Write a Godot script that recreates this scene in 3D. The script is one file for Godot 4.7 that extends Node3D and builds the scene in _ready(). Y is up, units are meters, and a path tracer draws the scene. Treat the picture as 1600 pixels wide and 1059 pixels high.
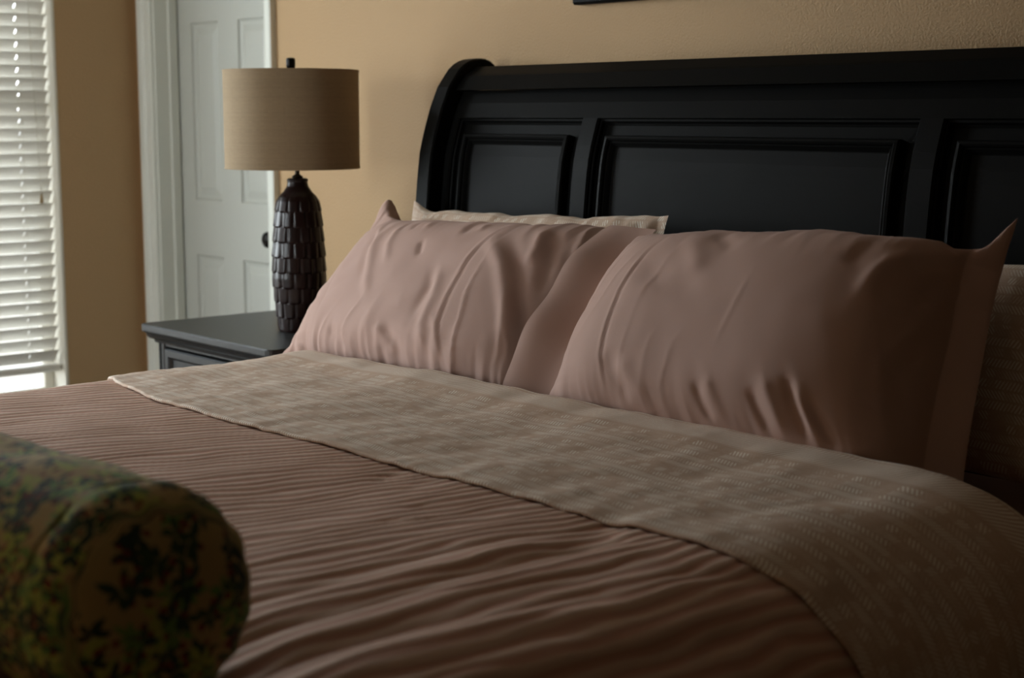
extends Node3D
# A bedroom corner: wall_back at z = -0.26, wall_left at x = -2.92, floor at y = 0; the bed stands with its head against wall_back.

const WALL_Z := -0.26
const WALL_X := -2.92
const ROOM_R := 6.5
const ROOM_F := 3.2      # wall_front; at its left a bay goes on to BAY_F
const BAY_X := -1.04
const BAY_F := 5.0
const ROOM_H := 2.6

var M := {}
var names := {}


func _ready() -> void:
	# ---- camera, sky, window light, exposure
	var cam := Camera3D.new()
	cam.name = "camera"
	add_child(cam, true)
	cam.position = Vector3(1.958, 1.30, 2.30)
	cam.rotation = Vector3(deg_to_rad(-8.2), deg_to_rad(48.9), 0)
	var att := CameraAttributesPhysical.new()
	att.frustum_focal_length = 54.85
	att.frustum_focus_distance = 2.85
	att.exposure_aperture = 4.2
	cam.attributes = att
	cam.fov = rad_to_deg(2.0 * atan(529.5 / 2420.0))
	cam.near = 0.05
	cam.far = 100.0
	cam.current = true

	var sm := ProceduralSkyMaterial.new()
	sm.sky_top_color = Color(0.86, 0.90, 0.94)
	sm.sky_horizon_color = Color(0.96, 0.98, 0.98)
	sm.ground_bottom_color = Color(0.86, 0.86, 0.84)
	sm.ground_horizon_color = Color(0.92, 0.94, 0.95)
	sm.sky_energy_multiplier = 2.6
	sm.ground_energy_multiplier = 1.4
	var sky := Sky.new()
	sky.sky_material = sm
	var env := Environment.new()
	env.background_mode = Environment.BG_SKY
	env.sky = sky
	env.tonemap_mode = Environment.TONE_MAPPER_LINEAR
	env.tonemap_exposure = 1.0
	env.sdfgi_enabled = true
	env.ssao_enabled = true
	env.ssil_enabled = true
	var we := WorldEnvironment.new()
	we.name = "environment"
	we.environment = env
	add_child(we, true)

	# daylight of the unshaded windows: window_2 beside the blind, window_3 at the end of the bay
	daylight(Vector3(WALL_X - 0.10, 1.55, 1.35), Vector2(0.75, 1.50), 5.1, -PI / 2.0)
	daylight(Vector3(-1.57, 1.55, BAY_F + 0.10), Vector2(0.62, 1.50), 5.6, 0.0)

	materials()
	room()
	door()
	windows()
	bed()
	bedding()
	nightstand()
	lamp()
	picture()


func daylight(at: Vector3, size: Vector2, energy: float, turn: float) -> void:
	var l := AreaLight3D.new()
	l.name = "window_daylight"
	l.area_size = size
	l.light_energy = energy
	l.light_color = Color(0.93, 0.98, 1.0)
	l.shadow_enabled = true
	l.position = at
	l.rotation.y = turn
	add_child(l, true)


# ------------------------------------------------------------------ helpers

func numbered(called: String) -> String:
	if not names.has(called):
		names[called] = 0
		return called
	names[called] += 1
	return "%s_%03d" % [called, names[called]]


func thing(called: String, label: String, category: String, at := Vector3.ZERO, group := "") -> Node3D:
	var o := Node3D.new()
	o.name = numbered(called)
	add_child(o)
	o.position = at
	o.set_meta("label", label)
	o.set_meta("category", category)
	if group:
		o.set_meta("group", group)
	return o


func part(called: String, mesh: Mesh, mat: Material, parent: Node3D, at := Vector3.ZERO) -> MeshInstance3D:
	var o := MeshInstance3D.new()
	o.name = called
	o.mesh = mesh
	o.material_override = mat
	o.position = at
	parent.add_child(o, true)
	return o


func tag(o: Node3D, label: String, category: String, group := "") -> void:
	o.set_meta("label", label)
	o.set_meta("category", category)
	if group:
		o.set_meta("group", group)


func struct(called: String, mesh: Mesh, mat: Material, parent: Node3D = null) -> MeshInstance3D:
	var o := part(called, mesh, mat, parent if parent else self)
	if parent == null:
		o.set_meta("kind", "structure")
	return o


func st_new() -> SurfaceTool:
	var st := SurfaceTool.new()
	st.begin(Mesh.PRIMITIVE_TRIANGLES)
	st.set_smooth_group(-1)
	return st


func commit(st: SurfaceTool) -> ArrayMesh:
	st.generate_normals()
	return st.commit()


func quad(st: SurfaceTool, a: Vector3, b: Vector3, c: Vector3, d: Vector3) -> void:
	# a b c d counter-clockwise seen from outside; Godot's front faces run clockwise
	for v in [a, c, b, a, d, c]:
		st.add_vertex(v)


func tri(st: SurfaceTool, a: Vector3, b: Vector3, c: Vector3) -> void:
	for v in [a, c, b]:
		st.add_vertex(v)


func box(st: SurfaceTool, lo: Vector3, hi: Vector3, r := 0.0) -> void:
	# a box with chamfered edges
	if r <= 0.0:
		var p := []
		for k in 8:
			p.append(Vector3(hi.x if k & 1 else lo.x, hi.y if k & 2 else lo.y, hi.z if k & 4 else lo.z))
		quad(st, p[4], p[5], p[7], p[6])
		quad(st, p[1], p[0], p[2], p[3])
		quad(st, p[5], p[1], p[3], p[7])
		quad(st, p[0], p[4], p[6], p[2])
		quad(st, p[6], p[7], p[3], p[2])
		quad(st, p[0], p[1], p[5], p[4])
		return
	r = minf(r, minf(hi.x - lo.x, minf(hi.y - lo.y, hi.z - lo.z)) * 0.45)
	var c := (lo + hi) / 2.0
	var h := (hi - lo) / 2.0
	var faces := [[0, 1, 2], [1, 2, 0], [2, 0, 1]]
	for f in faces:
		for s in [-1.0, 1.0]:
			var n: int = f[0]
			var u: int = f[1]
			var v: int = f[2]
			var q := []
			for e in [[-1, -1], [1, -1], [1, 1], [-1, 1]]:
				var w := c
				w[n] += s * h[n]
				w[u] += e[0] * (h[u] - r)
				w[v] += e[1] * (h[v] - r)
				q.append(w)
			if s > 0:
				quad(st, q[0], q[1], q[2], q[3])
			else:
				quad(st, q[3], q[2], q[1], q[0])
	for f in faces:      # edges along axis f[0]
		var n: int = f[0]
		var u: int = f[1]
		var v: int = f[2]
		for su in [-1.0, 1.0]:
			for sv in [-1.0, 1.0]:
				var a := c
				a[u] += su * h[u]
				a[v] += sv * (h[v] - r)
				var b := c
				b[u] += su * (h[u] - r)
				b[v] += sv * h[v]
				var d := Vector3.ZERO
				d[n] = h[n] - r
				if su * sv > 0:
					quad(st, a - d, b - d, b + d, a + d)
				else:
					quad(st, b - d, a - d, a + d, b + d)
	for sx in [-1.0, 1.0]:
		for sy in [-1.0, 1.0]:
			for sz in [-1.0, 1.0]:
				var s := Vector3(sx, sy, sz)
				var a := c + s * (h - Vector3(0, r, r))
				var b := c + s * (h - Vector3(r, 0, r))
				var d := c + s * (h - Vector3(r, r, 0))
				if sx * sy * sz > 0:
					tri(st, a, b, d)
				else:
					tri(st, a, d, b)


func box_mesh(lo: Vector3, hi: Vector3, r := 0.0) -> ArrayMesh:
	var st := st_new()
	box(st, lo, hi, r)
	return commit(st)


func grid(nu: int, nv: int, f: Callable, flip := false, closed_u := false) -> ArrayMesh:
	# a smooth surface; f(i, j) -> [position, uv]; seen from the side where u x v points (flip turns it round)
	var pos := PackedVector3Array()
	var uv := PackedVector2Array()
	pos.resize((nu + 1) * (nv + 1))
	uv.resize((nu + 1) * (nv + 1))
	for j in nv + 1:
		for i in nu + 1:
			var a: Array = f.call(i, j)
			pos[j * (nu + 1) + i] = a[0]
			uv[j * (nu + 1) + i] = a[1]
	return grid_from(pos, uv, nu, nv, flip, closed_u)


func grid_from(pos: PackedVector3Array, uv: PackedVector2Array, nu: int, nv: int, flip := false, closed_u := false) -> ArrayMesh:
	var nor := PackedVector3Array()
	nor.resize(pos.size())
	var w := nu + 1
	for j in nv + 1:
		for i in w:
			var i0 := maxi(i - 1, 0)
			var i1 := mini(i + 1, nu)
			if closed_u:
				if i == 0:
					i0 = nu - 1
				if i == nu:
					i1 = 1
			var du := pos[j * w + i1] - pos[j * w + i0]
			var dv := pos[mini(j + 1, nv) * w + i] - pos[maxi(j - 1, 0) * w + i]
			var n := du.cross(dv)
			if n.length_squared() < 1e-18:
				var jj := 1 if j == 0 else nv - 1
				du = pos[jj * w + i1] - pos[jj * w + i0]
				n = du.cross(dv)
			n = n.normalized()
			nor[j * w + i] = -n if flip else n
	var idx := PackedInt32Array()
	for j in nv:
		for i in nu:
			var a := j * w + i
			var b := a + 1
			var c := a + w + 1
			var d := a + w
			if flip:
				idx.append_array(PackedInt32Array([a, b, c, a, c, d]))
			else:
				idx.append_array(PackedInt32Array([a, c, b, a, d, c]))
	var arr := []
	arr.resize(Mesh.ARRAY_MAX)
	arr[Mesh.ARRAY_VERTEX] = pos
	arr[Mesh.ARRAY_NORMAL] = nor
	arr[Mesh.ARRAY_TEX_UV] = uv
	arr[Mesh.ARRAY_INDEX] = idx
	var m := ArrayMesh.new()
	m.add_surface_from_arrays(Mesh.PRIMITIVE_TRIANGLES, arr)
	return m


func lathe(profile: Array, n := 40) -> ArrayMesh:
	# profile of (radius, height), from the bottom up
	return grid(n, profile.size() - 1, func(i: int, j: int):
		var a := -TAU * i / n
		var p: Vector2 = profile[j]
		return [Vector3(cos(a) * p.x, p.y, sin(a) * p.x), Vector2(float(i) / n, float(j) / profile.size())], false, true)


func tube(pts: Array, r: float, n := 8) -> ArrayMesh:
	var m := pts.size() - 1
	return grid(n, m, func(i: int, j: int):
		var t: Vector3 = (pts[mini(j + 1, m)] - pts[maxi(j - 1, 0)]).normalized()
		var u := t.cross(Vector3(0.31, 0.2, 0.93)).normalized()
		var v := t.cross(u)
		var a := TAU * i / n
		var rr := r if j > 0 and j < m else r * 0.6
		return [pts[j] + (u * cos(a) + v * sin(a)) * rr, Vector2(float(i) / n, float(j))], false, true)


func ball(r: Vector3, nu := 24, nv := 14) -> ArrayMesh:
	return grid(nu, nv, func(i: int, j: int):
		var a := -TAU * i / nu
		var b := PI * j / nv - PI / 2.0
		return [Vector3(cos(a) * cos(b) * r.x, sin(b) * r.y, sin(a) * cos(b) * r.z), Vector2(float(i) / nu, float(j) / nv)], false, true)


func extrude_x(poly: PackedVector2Array, x0: float, x1: float, r := 0.003) -> ArrayMesh:
	# poly holds (z, y); a prism along x with chamfered ends
	var st := st_new()
	var n := poly.size()
	var area := 0.0
	for k in n:
		area += poly[k].cross(poly[(k + 1) % n])
	var p := poly.duplicate()
	if area < 0:
		p.reverse()
	var inner := PackedVector2Array()
	for k in n:
		var e0 := (p[k] - p[(k - 1 + n) % n]).normalized()
		var e1 := (p[(k + 1) % n] - p[k]).normalized()
		var m: Vector2 = Vector2(-e0.y - e1.y, e0.x + e1.x)
		inner.append(p[k] + m.normalized() * r)
	var at := func(q: Vector2, x: float) -> Vector3: return Vector3(x, q.y, q.x)
	st.set_smooth_group(1)
	for k in n:
		var k2 := (k + 1) % n
		st.set_smooth_group(-1)
		quad(st, at.call(p[k], x0 + r), at.call(p[k], x1 - r), at.call(p[k2], x1 - r), at.call(p[k2], x0 + r))
		quad(st, at.call(p[k], x1 - r), at.call(inner[k], x1), at.call(inner[k2], x1), at.call(p[k2], x1 - r))
		quad(st, at.call(inner[k], x0), at.call(p[k], x0 + r), at.call(p[k2], x0 + r), at.call(inner[k2], x0))
	var t := Geometry2D.triangulate_polygon(inner)
	for k in range(0, t.size(), 3):
		var a := inner[t[k]]
		var b := inner[t[k + 1]]
		var c := inner[t[k + 2]]
		if (b - a).cross(c - a) < 0:
			var s := b
			b = c
			c = s
		tri(st, at.call(a, x1), at.call(c, x1), at.call(b, x1))
		tri(st, at.call(a, x0), at.call(b, x0), at.call(c, x0))
	return commit(st)


func hash2(a: int, b: int) -> float:
	var h := (a * 374761393 + b * 668265263) & 0x7fffffff
	h = ((h ^ (h >> 13)) * 1274126177) & 0x7fffffff
	return float((h ^ (h >> 16)) & 0xffff) / 65535.0


func lerp_table(t: Array, x: float) -> float:
	# t: [x0, y0, x1, y1, ...], smoothly joined
	if x <= t[0]:
		return t[1]
	for k in range(2, t.size(), 2):
		if x <= t[k]:
			var a: float = (x - t[k - 2]) / (t[k] - t[k - 2])
			return lerpf(t[k - 1], t[k + 1], a)
	return t[t.size() - 1]


# ------------------------------------------------------------------ materials

func mat(color: Color, rough := 0.6, metal := 0.0) -> StandardMaterial3D:
	var m := StandardMaterial3D.new()
	m.albedo_color = color
	m.roughness = rough
	m.metallic = metal
	return m


func noise_normal(freq: float, seed_: int, bump: float, size := 512, octaves := 3) -> NoiseTexture2D:
	var n := FastNoiseLite.new()
	n.noise_type = FastNoiseLite.TYPE_SIMPLEX_SMOOTH
	n.seed = seed_
	n.frequency = freq
	n.fractal_octaves = octaves
	var t := NoiseTexture2D.new()
	t.width = size
	t.height = size
	t.seamless = true
	t.as_normal_map = true
	t.bump_strength = bump
	t.noise = n
	return t


func image_texture(w: int, h: int, f: Callable) -> ImageTexture:
	var b := PackedByteArray()
	b.resize(w * h * 3)
	for y in h:
		for x in w:
			var c: Color = f.call(x, y)
			var k := (y * w + x) * 3
			b[k] = clampi(int(c.r * 255.0), 0, 255)
			b[k + 1] = clampi(int(c.g * 255.0), 0, 255)
			b[k + 2] = clampi(int(c.b * 255.0), 0, 255)
	return ImageTexture.create_from_image(Image.create_from_data(w, h, false, Image.FORMAT_RGB8, b))


func materials() -> void:
	var peel := noise_normal(0.085, 3, 5.0, 512, 2)
	var wall := mat(Color(0.70, 0.575, 0.42), 0.75)
	wall.normal_enabled = true
	wall.normal_texture = peel
	wall.normal_scale = 0.30
	wall.uv1_triplanar = true
	wall.uv1_world_triplanar = true
	wall.uv1_scale = Vector3.ONE * 3.0
	M.wall = wall
	M.ceiling = mat(Color(0.62, 0.58, 0.52), 0.9)
	var carpet := mat(Color(0.28, 0.22, 0.17), 0.95)
	carpet.normal_enabled = true
	carpet.normal_texture = noise_normal(0.12, 8, 8.0)
	carpet.uv1_triplanar = true
	carpet.uv1_world_triplanar = true
	carpet.uv1_scale = Vector3.ONE * 4.0
	M.carpet = carpet
	M.trim = mat(Color(0.87, 0.875, 0.84), 0.4)
	M.door = mat(Color(0.74, 0.745, 0.715), 0.45)
	M.bronze = mat(Color(0.07, 0.06, 0.05), 0.3, 0.8)
	M.blind = mat(Color(0.86, 0.85, 0.82), 0.45)
	M.cord = mat(Color(0.80, 0.78, 0.72), 0.8)
	M.tassel = mat(Color(0.62, 0.52, 0.36), 0.5)
	M.sash = mat(Color(0.84, 0.82, 0.77), 0.4)
	var glass := mat(Color(0.95, 1.0, 1.0, 0.06), 0.02)
	glass.transparency = BaseMaterial3D.TRANSPARENCY_ALPHA
	M.glass = glass

	var wood := mat(Color(0.062, 0.062, 0.060), 0.5)
	wood.metallic_specular = 0.17
	wood.normal_enabled = true
	wood.normal_texture = noise_normal(0.03, 21, 1.2)
	wood.normal_scale = 0.12
	wood.uv1_triplanar = true
	wood.uv1_scale = Vector3(1.5, 8.0, 8.0)
	M.wood = wood
	var stand := wood.duplicate()
	stand.roughness = 0.34
	stand.metallic_specular = 0.5
	stand.albedo_color = Color(0.12, 0.122, 0.125)
	M.stand = stand

	var ceramic := mat(Color(0.115, 0.05, 0.045), 0.36)
	ceramic.metallic_specular = 0.36
	ceramic.clearcoat_enabled = true
	ceramic.clearcoat = 0.12
	ceramic.clearcoat_roughness = 0.15
	M.ceramic = ceramic
	M.brass = mat(Color(0.20, 0.16, 0.11), 0.35, 0.8)

	# linen of the lamp shade: horizontal slubs
	var linen := mat(Color.WHITE, 0.9)
	linen.albedo_texture = image_texture(256, 256, func(x: int, y: int):
		var r := hash2(0, y) * 0.5 + hash2(x >> 4, y + 900) * 0.5
		var c := hash2(x, 77) * 0.5 + hash2(x + 500, y >> 3) * 0.5
		var k := 0.94 + 0.07 * r - 0.04 * c
		return Color(0.61 * k, 0.525 * k, 0.41 * k))
	linen.uv1_scale = Vector3(6, 2, 1)
	linen.backlight_enabled = true
	linen.backlight = Color(0.12, 0.10, 0.08)
	M.linen = linen

	# cotton of the pillowcases
	var weave := noise_normal(0.18, 31, 2.0, 512, 2)
	var rose := mat(Color(0.695, 0.565, 0.515), 0.85)
	rose.normal_enabled = true
	rose.normal_texture = weave
	rose.normal_scale = 0.2
	rose.uv1_scale = Vector3(9, 5, 1)
	rose.rim_enabled = true
	rose.rim = 0.25
	rose.rim_tint = 0.6
	M.rose = rose

	# printed sheet: bands of fine slanting strokes; u repeats every 0.30 m, v runs 0.60 m from the hem
	M.print = mat(Color.WHITE, 0.85)
	M.print.albedo_texture = image_texture(512, 1024, func(x: int, y: int): return print_colour(x, y, true))
	M.print.normal_enabled = true
	M.print.normal_texture = weave
	M.print.normal_scale = 0.10
	M.print_case = mat(Color.WHITE, 0.85)
	M.print_case.albedo_texture = image_texture(512, 512, func(x: int, y: int): return print_colour(x, y + 200, false))
	M.print_case.uv1_scale = Vector3(3, 1.5, 1)

	# ribbed comforter: the stripe colour follows u, 0.0245 m to a rib
	var stripe := mat(Color.WHITE, 0.88)
	stripe.albedo_texture = image_texture(128, 256, func(x: int, y: int):
		var k := 0.5 + 0.5 * cos(TAU * x / 128.0)
		k = smoothstep(0.15, 0.85, k)
		var n := 0.96 + 0.06 * hash2(x, y)
		return Color(lerpf(0.775, 0.825, k) * n, lerpf(0.595, 0.705, k) * n, lerpf(0.52, 0.625, k) * n))
	stripe.normal_enabled = true
	stripe.normal_texture = weave
	stripe.normal_scale = 0.08
	M.stripe = stripe

	# floral print of the bolster
	var leaves := []
	# sprigs: leaves set round a stem, with a few berries among them
	for k in 250:
		var cx := hash2(k, 1) * 512.0
		var cy := hash2(k, 2) * 512.0
		var turn := hash2(k, 3) * TAU
		var tone := hash2(k, 5) * 0.83
		var n := 4 + int(hash2(k, 6) * 3.0)
		for q in n:
			var a := turn + TAU * q / n + (hash2(k, 20 + q) - 0.5) * 0.6
			var long := 10.0 + 7.0 * hash2(k, 30 + q)
			leaves.append([cx + cos(a) * long * 1.1, cy + sin(a) * long * 1.1, a, long, fposmod(tone + 0.17 * hash2(k, 40 + q), 0.83)])
		for q in 2:
			var a := turn + hash2(k, 50 + q) * TAU
			leaves.append([cx + cos(a) * 22.0, cy + sin(a) * 22.0, 0.0, 9.0 + 4.0 * hash2(k, 60 + q), 0.95])
	var im := Image.create(512, 512, false, Image.FORMAT_RGB8)
	im.fill(Color(0.70, 0.61, 0.40))
	var cols := [Color(0.22, 0.32, 0.18), Color(0.15, 0.23, 0.17), Color(0.66, 0.70, 0.32), Color(0.42, 0.58, 0.27), Color(0.18, 0.28, 0.21), Color(0.46, 0.21, 0.15)]
	for l in leaves:
		var kind := int(l[4] * 5.999)
		var len_: float = l[3] * (0.5 if kind == 5 else 1.0)
		var wid: float = len_ * (0.9 if kind == 5 else 0.42)
		var r := int(len_) + 1
		var ca := cos(l[2])
		var sa := sin(l[2])
		for dy in range(-r, r + 1):
			for dx in range(-r, r + 1):
				var a: float = (dx * ca + dy * sa) / len_
				var b: float = (-dx * sa + dy * ca) / wid
				if absf(b) < 1.0 - a * a and absf(a) < 1.0:
					var c: Color = cols[kind]
					if kind != 5 and absf(b) < 0.12:
						c = c.lightened(0.15)
					im.set_pixel(posmod(int(l[0]) + dx, 512), posmod(int(l[1]) + dy, 512), c)
	var floral := mat(Color.WHITE, 0.85)
	floral.albedo_texture = ImageTexture.create_from_image(im)
	floral.normal_enabled = true
	floral.normal_texture = weave
	floral.normal_scale = 0.1
	M.floral = floral


func print_colour(x: int, y: int, bordered: bool) -> Color:
	var base := Color(0.765, 0.65, 0.56)
	var light := Color(0.93, 0.90, 0.85)
	base = base.lerp(Color(0.80, 0.69, 0.60), hash2(x, y) * 0.5)
	var k := 0.0
	if bordered and y < 22:                     # stitched hem
		k = 0.85 if posmod(x + y, 16) < 9 else 0.35
	elif bordered and y < 140:                  # the broad feathered border
		var h := float(y - 22) / 118.0
		var ph := fposmod(x + h * h * 30.0 + 0.3 * y, 14.2222)
		k = (1.0 if ph < 5.4 else 0.0) * smoothstep(0.0, 0.12, h) * smoothstep(1.0, 0.8, h)
	else:
		var band := y / 36
		var h := fposmod(float(y), 36.0) / 36.0
		var dir := 1.0 if band % 2 else -1.0
		var ph := fposmod(x + dir * h * 20.0 + band * 5.0, 10.6667)
		var cell := hash2(posmod(x, 512) / 26, band * 3 + 11)
		var on := smoothstep(0.15, 0.85, cell * 0.8 + 0.4 * hash2(band, 5))
		k = (1.0 if ph < 4.8 else 0.0) * on * smoothstep(0.0, 0.15, h) * smoothstep(1.0, 0.7, h)
		k += 0.14 * hash2(posmod(x, 512) / 16, y / 6)
	return base.lerp(light, clampf(k, 0.0, 1.0))


# ------------------------------------------------------------------ room shell

func room() -> void:
	var t := 0.14
	struct("floor", box_mesh(Vector3(WALL_X - t, -0.1, WALL_Z - t), Vector3(ROOM_R + t, 0, BAY_F + t)), M.carpet)
	struct("ceiling", box_mesh(Vector3(WALL_X - t, ROOM_H, WALL_Z - t), Vector3(ROOM_R + t, ROOM_H + 0.1, BAY_F + t)), M.ceiling)
	# back wall with the door opening x -2.79 .. -2.10, 2.05 high
	var st := st_new()
	box(st, Vector3(WALL_X - t, 0, WALL_Z - t), Vector3(-2.81, ROOM_H, WALL_Z))
	box(st, Vector3(-2.81, 2.06, WALL_Z - t), Vector3(-2.085, ROOM_H, WALL_Z))
	box(st, Vector3(-2.085, 0, WALL_Z - t), Vector3(ROOM_R + t, ROOM_H, WALL_Z))
	box(st, Vector3(-2.81, 0, WALL_Z - t), Vector3(-2.085, 2.06, WALL_Z - t + 0.02))
	struct("wall_back", commit(st), M.wall)
	# left wall with three window openings
	st = st_new()
	var a := WALL_X - t
	var from := WALL_Z
	for w in WINDOWS:
		box(st, Vector3(a, 0, from), Vector3(WALL_X, ROOM_H, w[0]))
		box(st, Vector3(a, 0, w[0]), Vector3(WALL_X, 0.33, w[1]))
		box(st, Vector3(a, 2.36, w[0]), Vector3(WALL_X, ROOM_H, w[1]))
		from = w[1]
	box(st, Vector3(a, 0, from), Vector3(WALL_X, ROOM_H, BAY_F))
	struct("wall_left", commit(st), M.wall)
	struct("wall_right", box_mesh(Vector3(ROOM_R, 0, WALL_Z), Vector3(ROOM_R + t, ROOM_H, ROOM_F)), M.wall)
	struct("wall_front", box_mesh(Vector3(BAY_X, 0, ROOM_F), Vector3(ROOM_R + t, ROOM_H, ROOM_F + t)), M.wall)
	struct("wall_bay_side", box_mesh(Vector3(BAY_X, 0, ROOM_F + t), Vector3(BAY_X + t, ROOM_H, BAY_F)), M.wall)
	st = st_new()
	box(st, Vector3(a, 0, BAY_F), Vector3(BAY_WINDOW[0], ROOM_H, BAY_F + t))
	box(st, Vector3(BAY_WINDOW[1], 0, BAY_F), Vector3(BAY_X + t, ROOM_H, BAY_F + t))
	box(st, Vector3(BAY_WINDOW[0], 0, BAY_F), Vector3(BAY_WINDOW[1], 0.33, BAY_F + t))
	box(st, Vector3(BAY_WINDOW[0], 2.36, BAY_F), Vector3(BAY_WINDOW[1], ROOM_H, BAY_F + t))
	struct("wall_bay_end", commit(st), M.wall)
	struct("baseboard_back", box_mesh(Vector3(-2.02, 0, WALL_Z), Vector3(ROOM_R, 0.085, WALL_Z + 0.014), 0.004), M.trim)
	struct("baseboard_left", box_mesh(Vector3(WALL_X, 0, WALL_Z + 0.02), Vector3(WALL_X + 0.014, 0.085, BAY_F), 0.004), M.trim)


func casing_profile(st: SurfaceTool, x0: float, x1: float, y1: float, inner_right: bool) -> void:
	# one upright of the door casing: a flat board with a thicker outer edge and a bead at its inner edge
	var s := 1.0 if inner_right else -1.0
	var xo := x0 if inner_right else x1
	var w := x1 - x0
	var z := WALL_Z
	var p := [Vector2(0, 0), Vector2(0, 0.018), Vector2(0.004, 0.021), Vector2(0.35 * w, 0.020), Vector2(0.5 * w, 0.013), Vector2(0.86 * w, 0.012), Vector2(0.92 * w, 0.014), Vector2(0.97 * w, 0.012), Vector2(w, 0.007), Vector2(w, 0)]
	for k in p.size() - 1:
		var a := Vector3(xo + s * p[k].x, 0, z + p[k].y)
		var b := Vector3(xo + s * p[k + 1].x, 0, z + p[k + 1].y)
		var up := Vector3(0, y1, 0)
		if inner_right:
			quad(st, a, b, b + up, a + up)
		else:
			quad(st, b, a, a + up, b + up)


func door() -> void:
	var d := Node3D.new()
	d.name = "door_1"
	d.set_meta("kind", "structure")
	add_child(d)
	var zf := -0.345          # face of the door leaf
	# leaf with six raised panels
	var x0 := -2.805
	var x1 := -2.115
	var y0 := 0.012
	var y1 := 2.045
	var cols := [[-2.702, -2.525], [-2.405, -2.222]]
	var rows := [[0.24, 0.835], [1.02, 1.605], [1.70, 1.94]]
	var st := st_new()
	# stiles and rails around the openings, as one moulded face
	var ys := [y0, 0.24, 0.835, 1.02, 1.605, 1.70, 1.94, y1]
	var xs := [x0, -2.702, -2.525, -2.405, -2.222, x1]
	for i in xs.size() - 1:
		for j in ys.size() - 1:
			if (i == 1 or i == 3) and (j == 1 or j == 3 or j == 5):
				continue
			quad(st, Vector3(xs[i], ys[j], zf), Vector3(xs[i + 1], ys[j], zf), Vector3(xs[i + 1], ys[j + 1], zf), Vector3(xs[i], ys[j + 1], zf))
	box(st, Vector3(x0, y0, zf - 0.035), Vector3(x1, y1, zf - 0.012))
	for e in [[Vector3(x0, y0, zf), Vector3(x0, y1, zf)], [Vector3(x1, y1, zf), Vector3(x1, y0, zf)], [Vector3(x0, y1, zf), Vector3(x1, y1, zf)], [Vector3(x1, y0, zf), Vector3(x0, y0, zf)]]:
		var back := Vector3(0, 0, -0.02)
		quad(st, e[0] + back, e[0], e[1], e[1] + back)
	part("door_leaf", commit(st), M.door, d)
	for c in cols:
		for r in rows:
			st = st_new()
			var ring := [[0.0, 0.0], [0.004, -0.007], [0.010, -0.010], [0.018, -0.010], [0.040, -0.0025], [0.044, -0.002]]
			for k in ring.size():
				var i0: float = ring[k][0]
				var q0 := [Vector3(c[0] + i0, r[0] + i0, zf + ring[k][1]), Vector3(c[1] - i0, r[0] + i0, zf + ring[k][1]), Vector3(c[1] - i0, r[1] - i0, zf + ring[k][1]), Vector3(c[0] + i0, r[1] - i0, zf + ring[k][1])]
				if k == ring.size() - 1:
					quad(st, q0[0], q0[1], q0[2], q0[3])
					continue
				var i1: float = ring[k + 1][0]
				var z1: float = zf + ring[k + 1][1]
				var q1 := [Vector3(c[0] + i1, r[0] + i1, z1), Vector3(c[1] - i1, r[0] + i1, z1), Vector3(c[1] - i1, r[1] - i1, z1), Vector3(c[0] + i1, r[1] - i1, z1)]
				for e in 4:
					quad(st, q0[e], q0[(e + 1) % 4], q1[(e + 1) % 4], q1[e])
			part("panel", commit(st), M.door, d)
	# knob
	var kn := lathe([Vector2(0.0, 0.0), Vector2(0.031, 0.0), Vector2(0.032, 0.004), Vector2(0.026, 0.008), Vector2(0.011, 0.010), Vector2(0.010, 0.028), Vector2(0.018, 0.033), Vector2(0.0245, 0.042), Vector2(0.0255, 0.050), Vector2(0.022, 0.058), Vector2(0.012, 0.063), Vector2(0.0, 0.064)], 28)
	var k := part("door_knob", kn, M.bronze, d, Vector3(-2.176, 0.917, zf))
	k.rotation.x = PI / 2.0
	# jamb with its stop, and the casing
	st = st_new()
	box(st, Vector3(-2.812, 0, WALL_Z - 0.13), Vector3(-2.794, 2.06, WALL_Z + 0.001), 0.002)
	box(st, Vector3(-2.106, 0, WALL_Z - 0.13), Vector3(-2.088, 2.06, WALL_Z + 0.001), 0.002)
	box(st, Vector3(-2.812, 2.048, WALL_Z - 0.13), Vector3(-2.088, 2.066, WALL_Z + 0.001), 0.002)
	part("jamb", commit(st), M.trim, d)
	st = st_new()
	box(st, Vector3(-2.796, 0, zf + 0.004), Vector3(-2.784, 2.05, zf + 0.036), 0.002)
	box(st, Vector3(-2.116, 0, zf + 0.004), Vector3(-2.104, 2.05, zf + 0.036), 0.002)
	part("door_stop", commit(st), M.trim, d)
	st = st_new()
	casing_profile(st, -2.880, -2.800, 2.12, true)
	part("casing", commit(st), M.trim, d)
	st = st_new()
	casing_profile(st, -2.096, -2.048, 2.12, false)
	part("casing", commit(st), M.trim, d)
	part("casing", box_mesh(Vector3(-2.880, 2.055, WALL_Z), Vector3(-2.043, 2.12, WALL_Z + 0.018), 0.004), M.trim, d)


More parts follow.
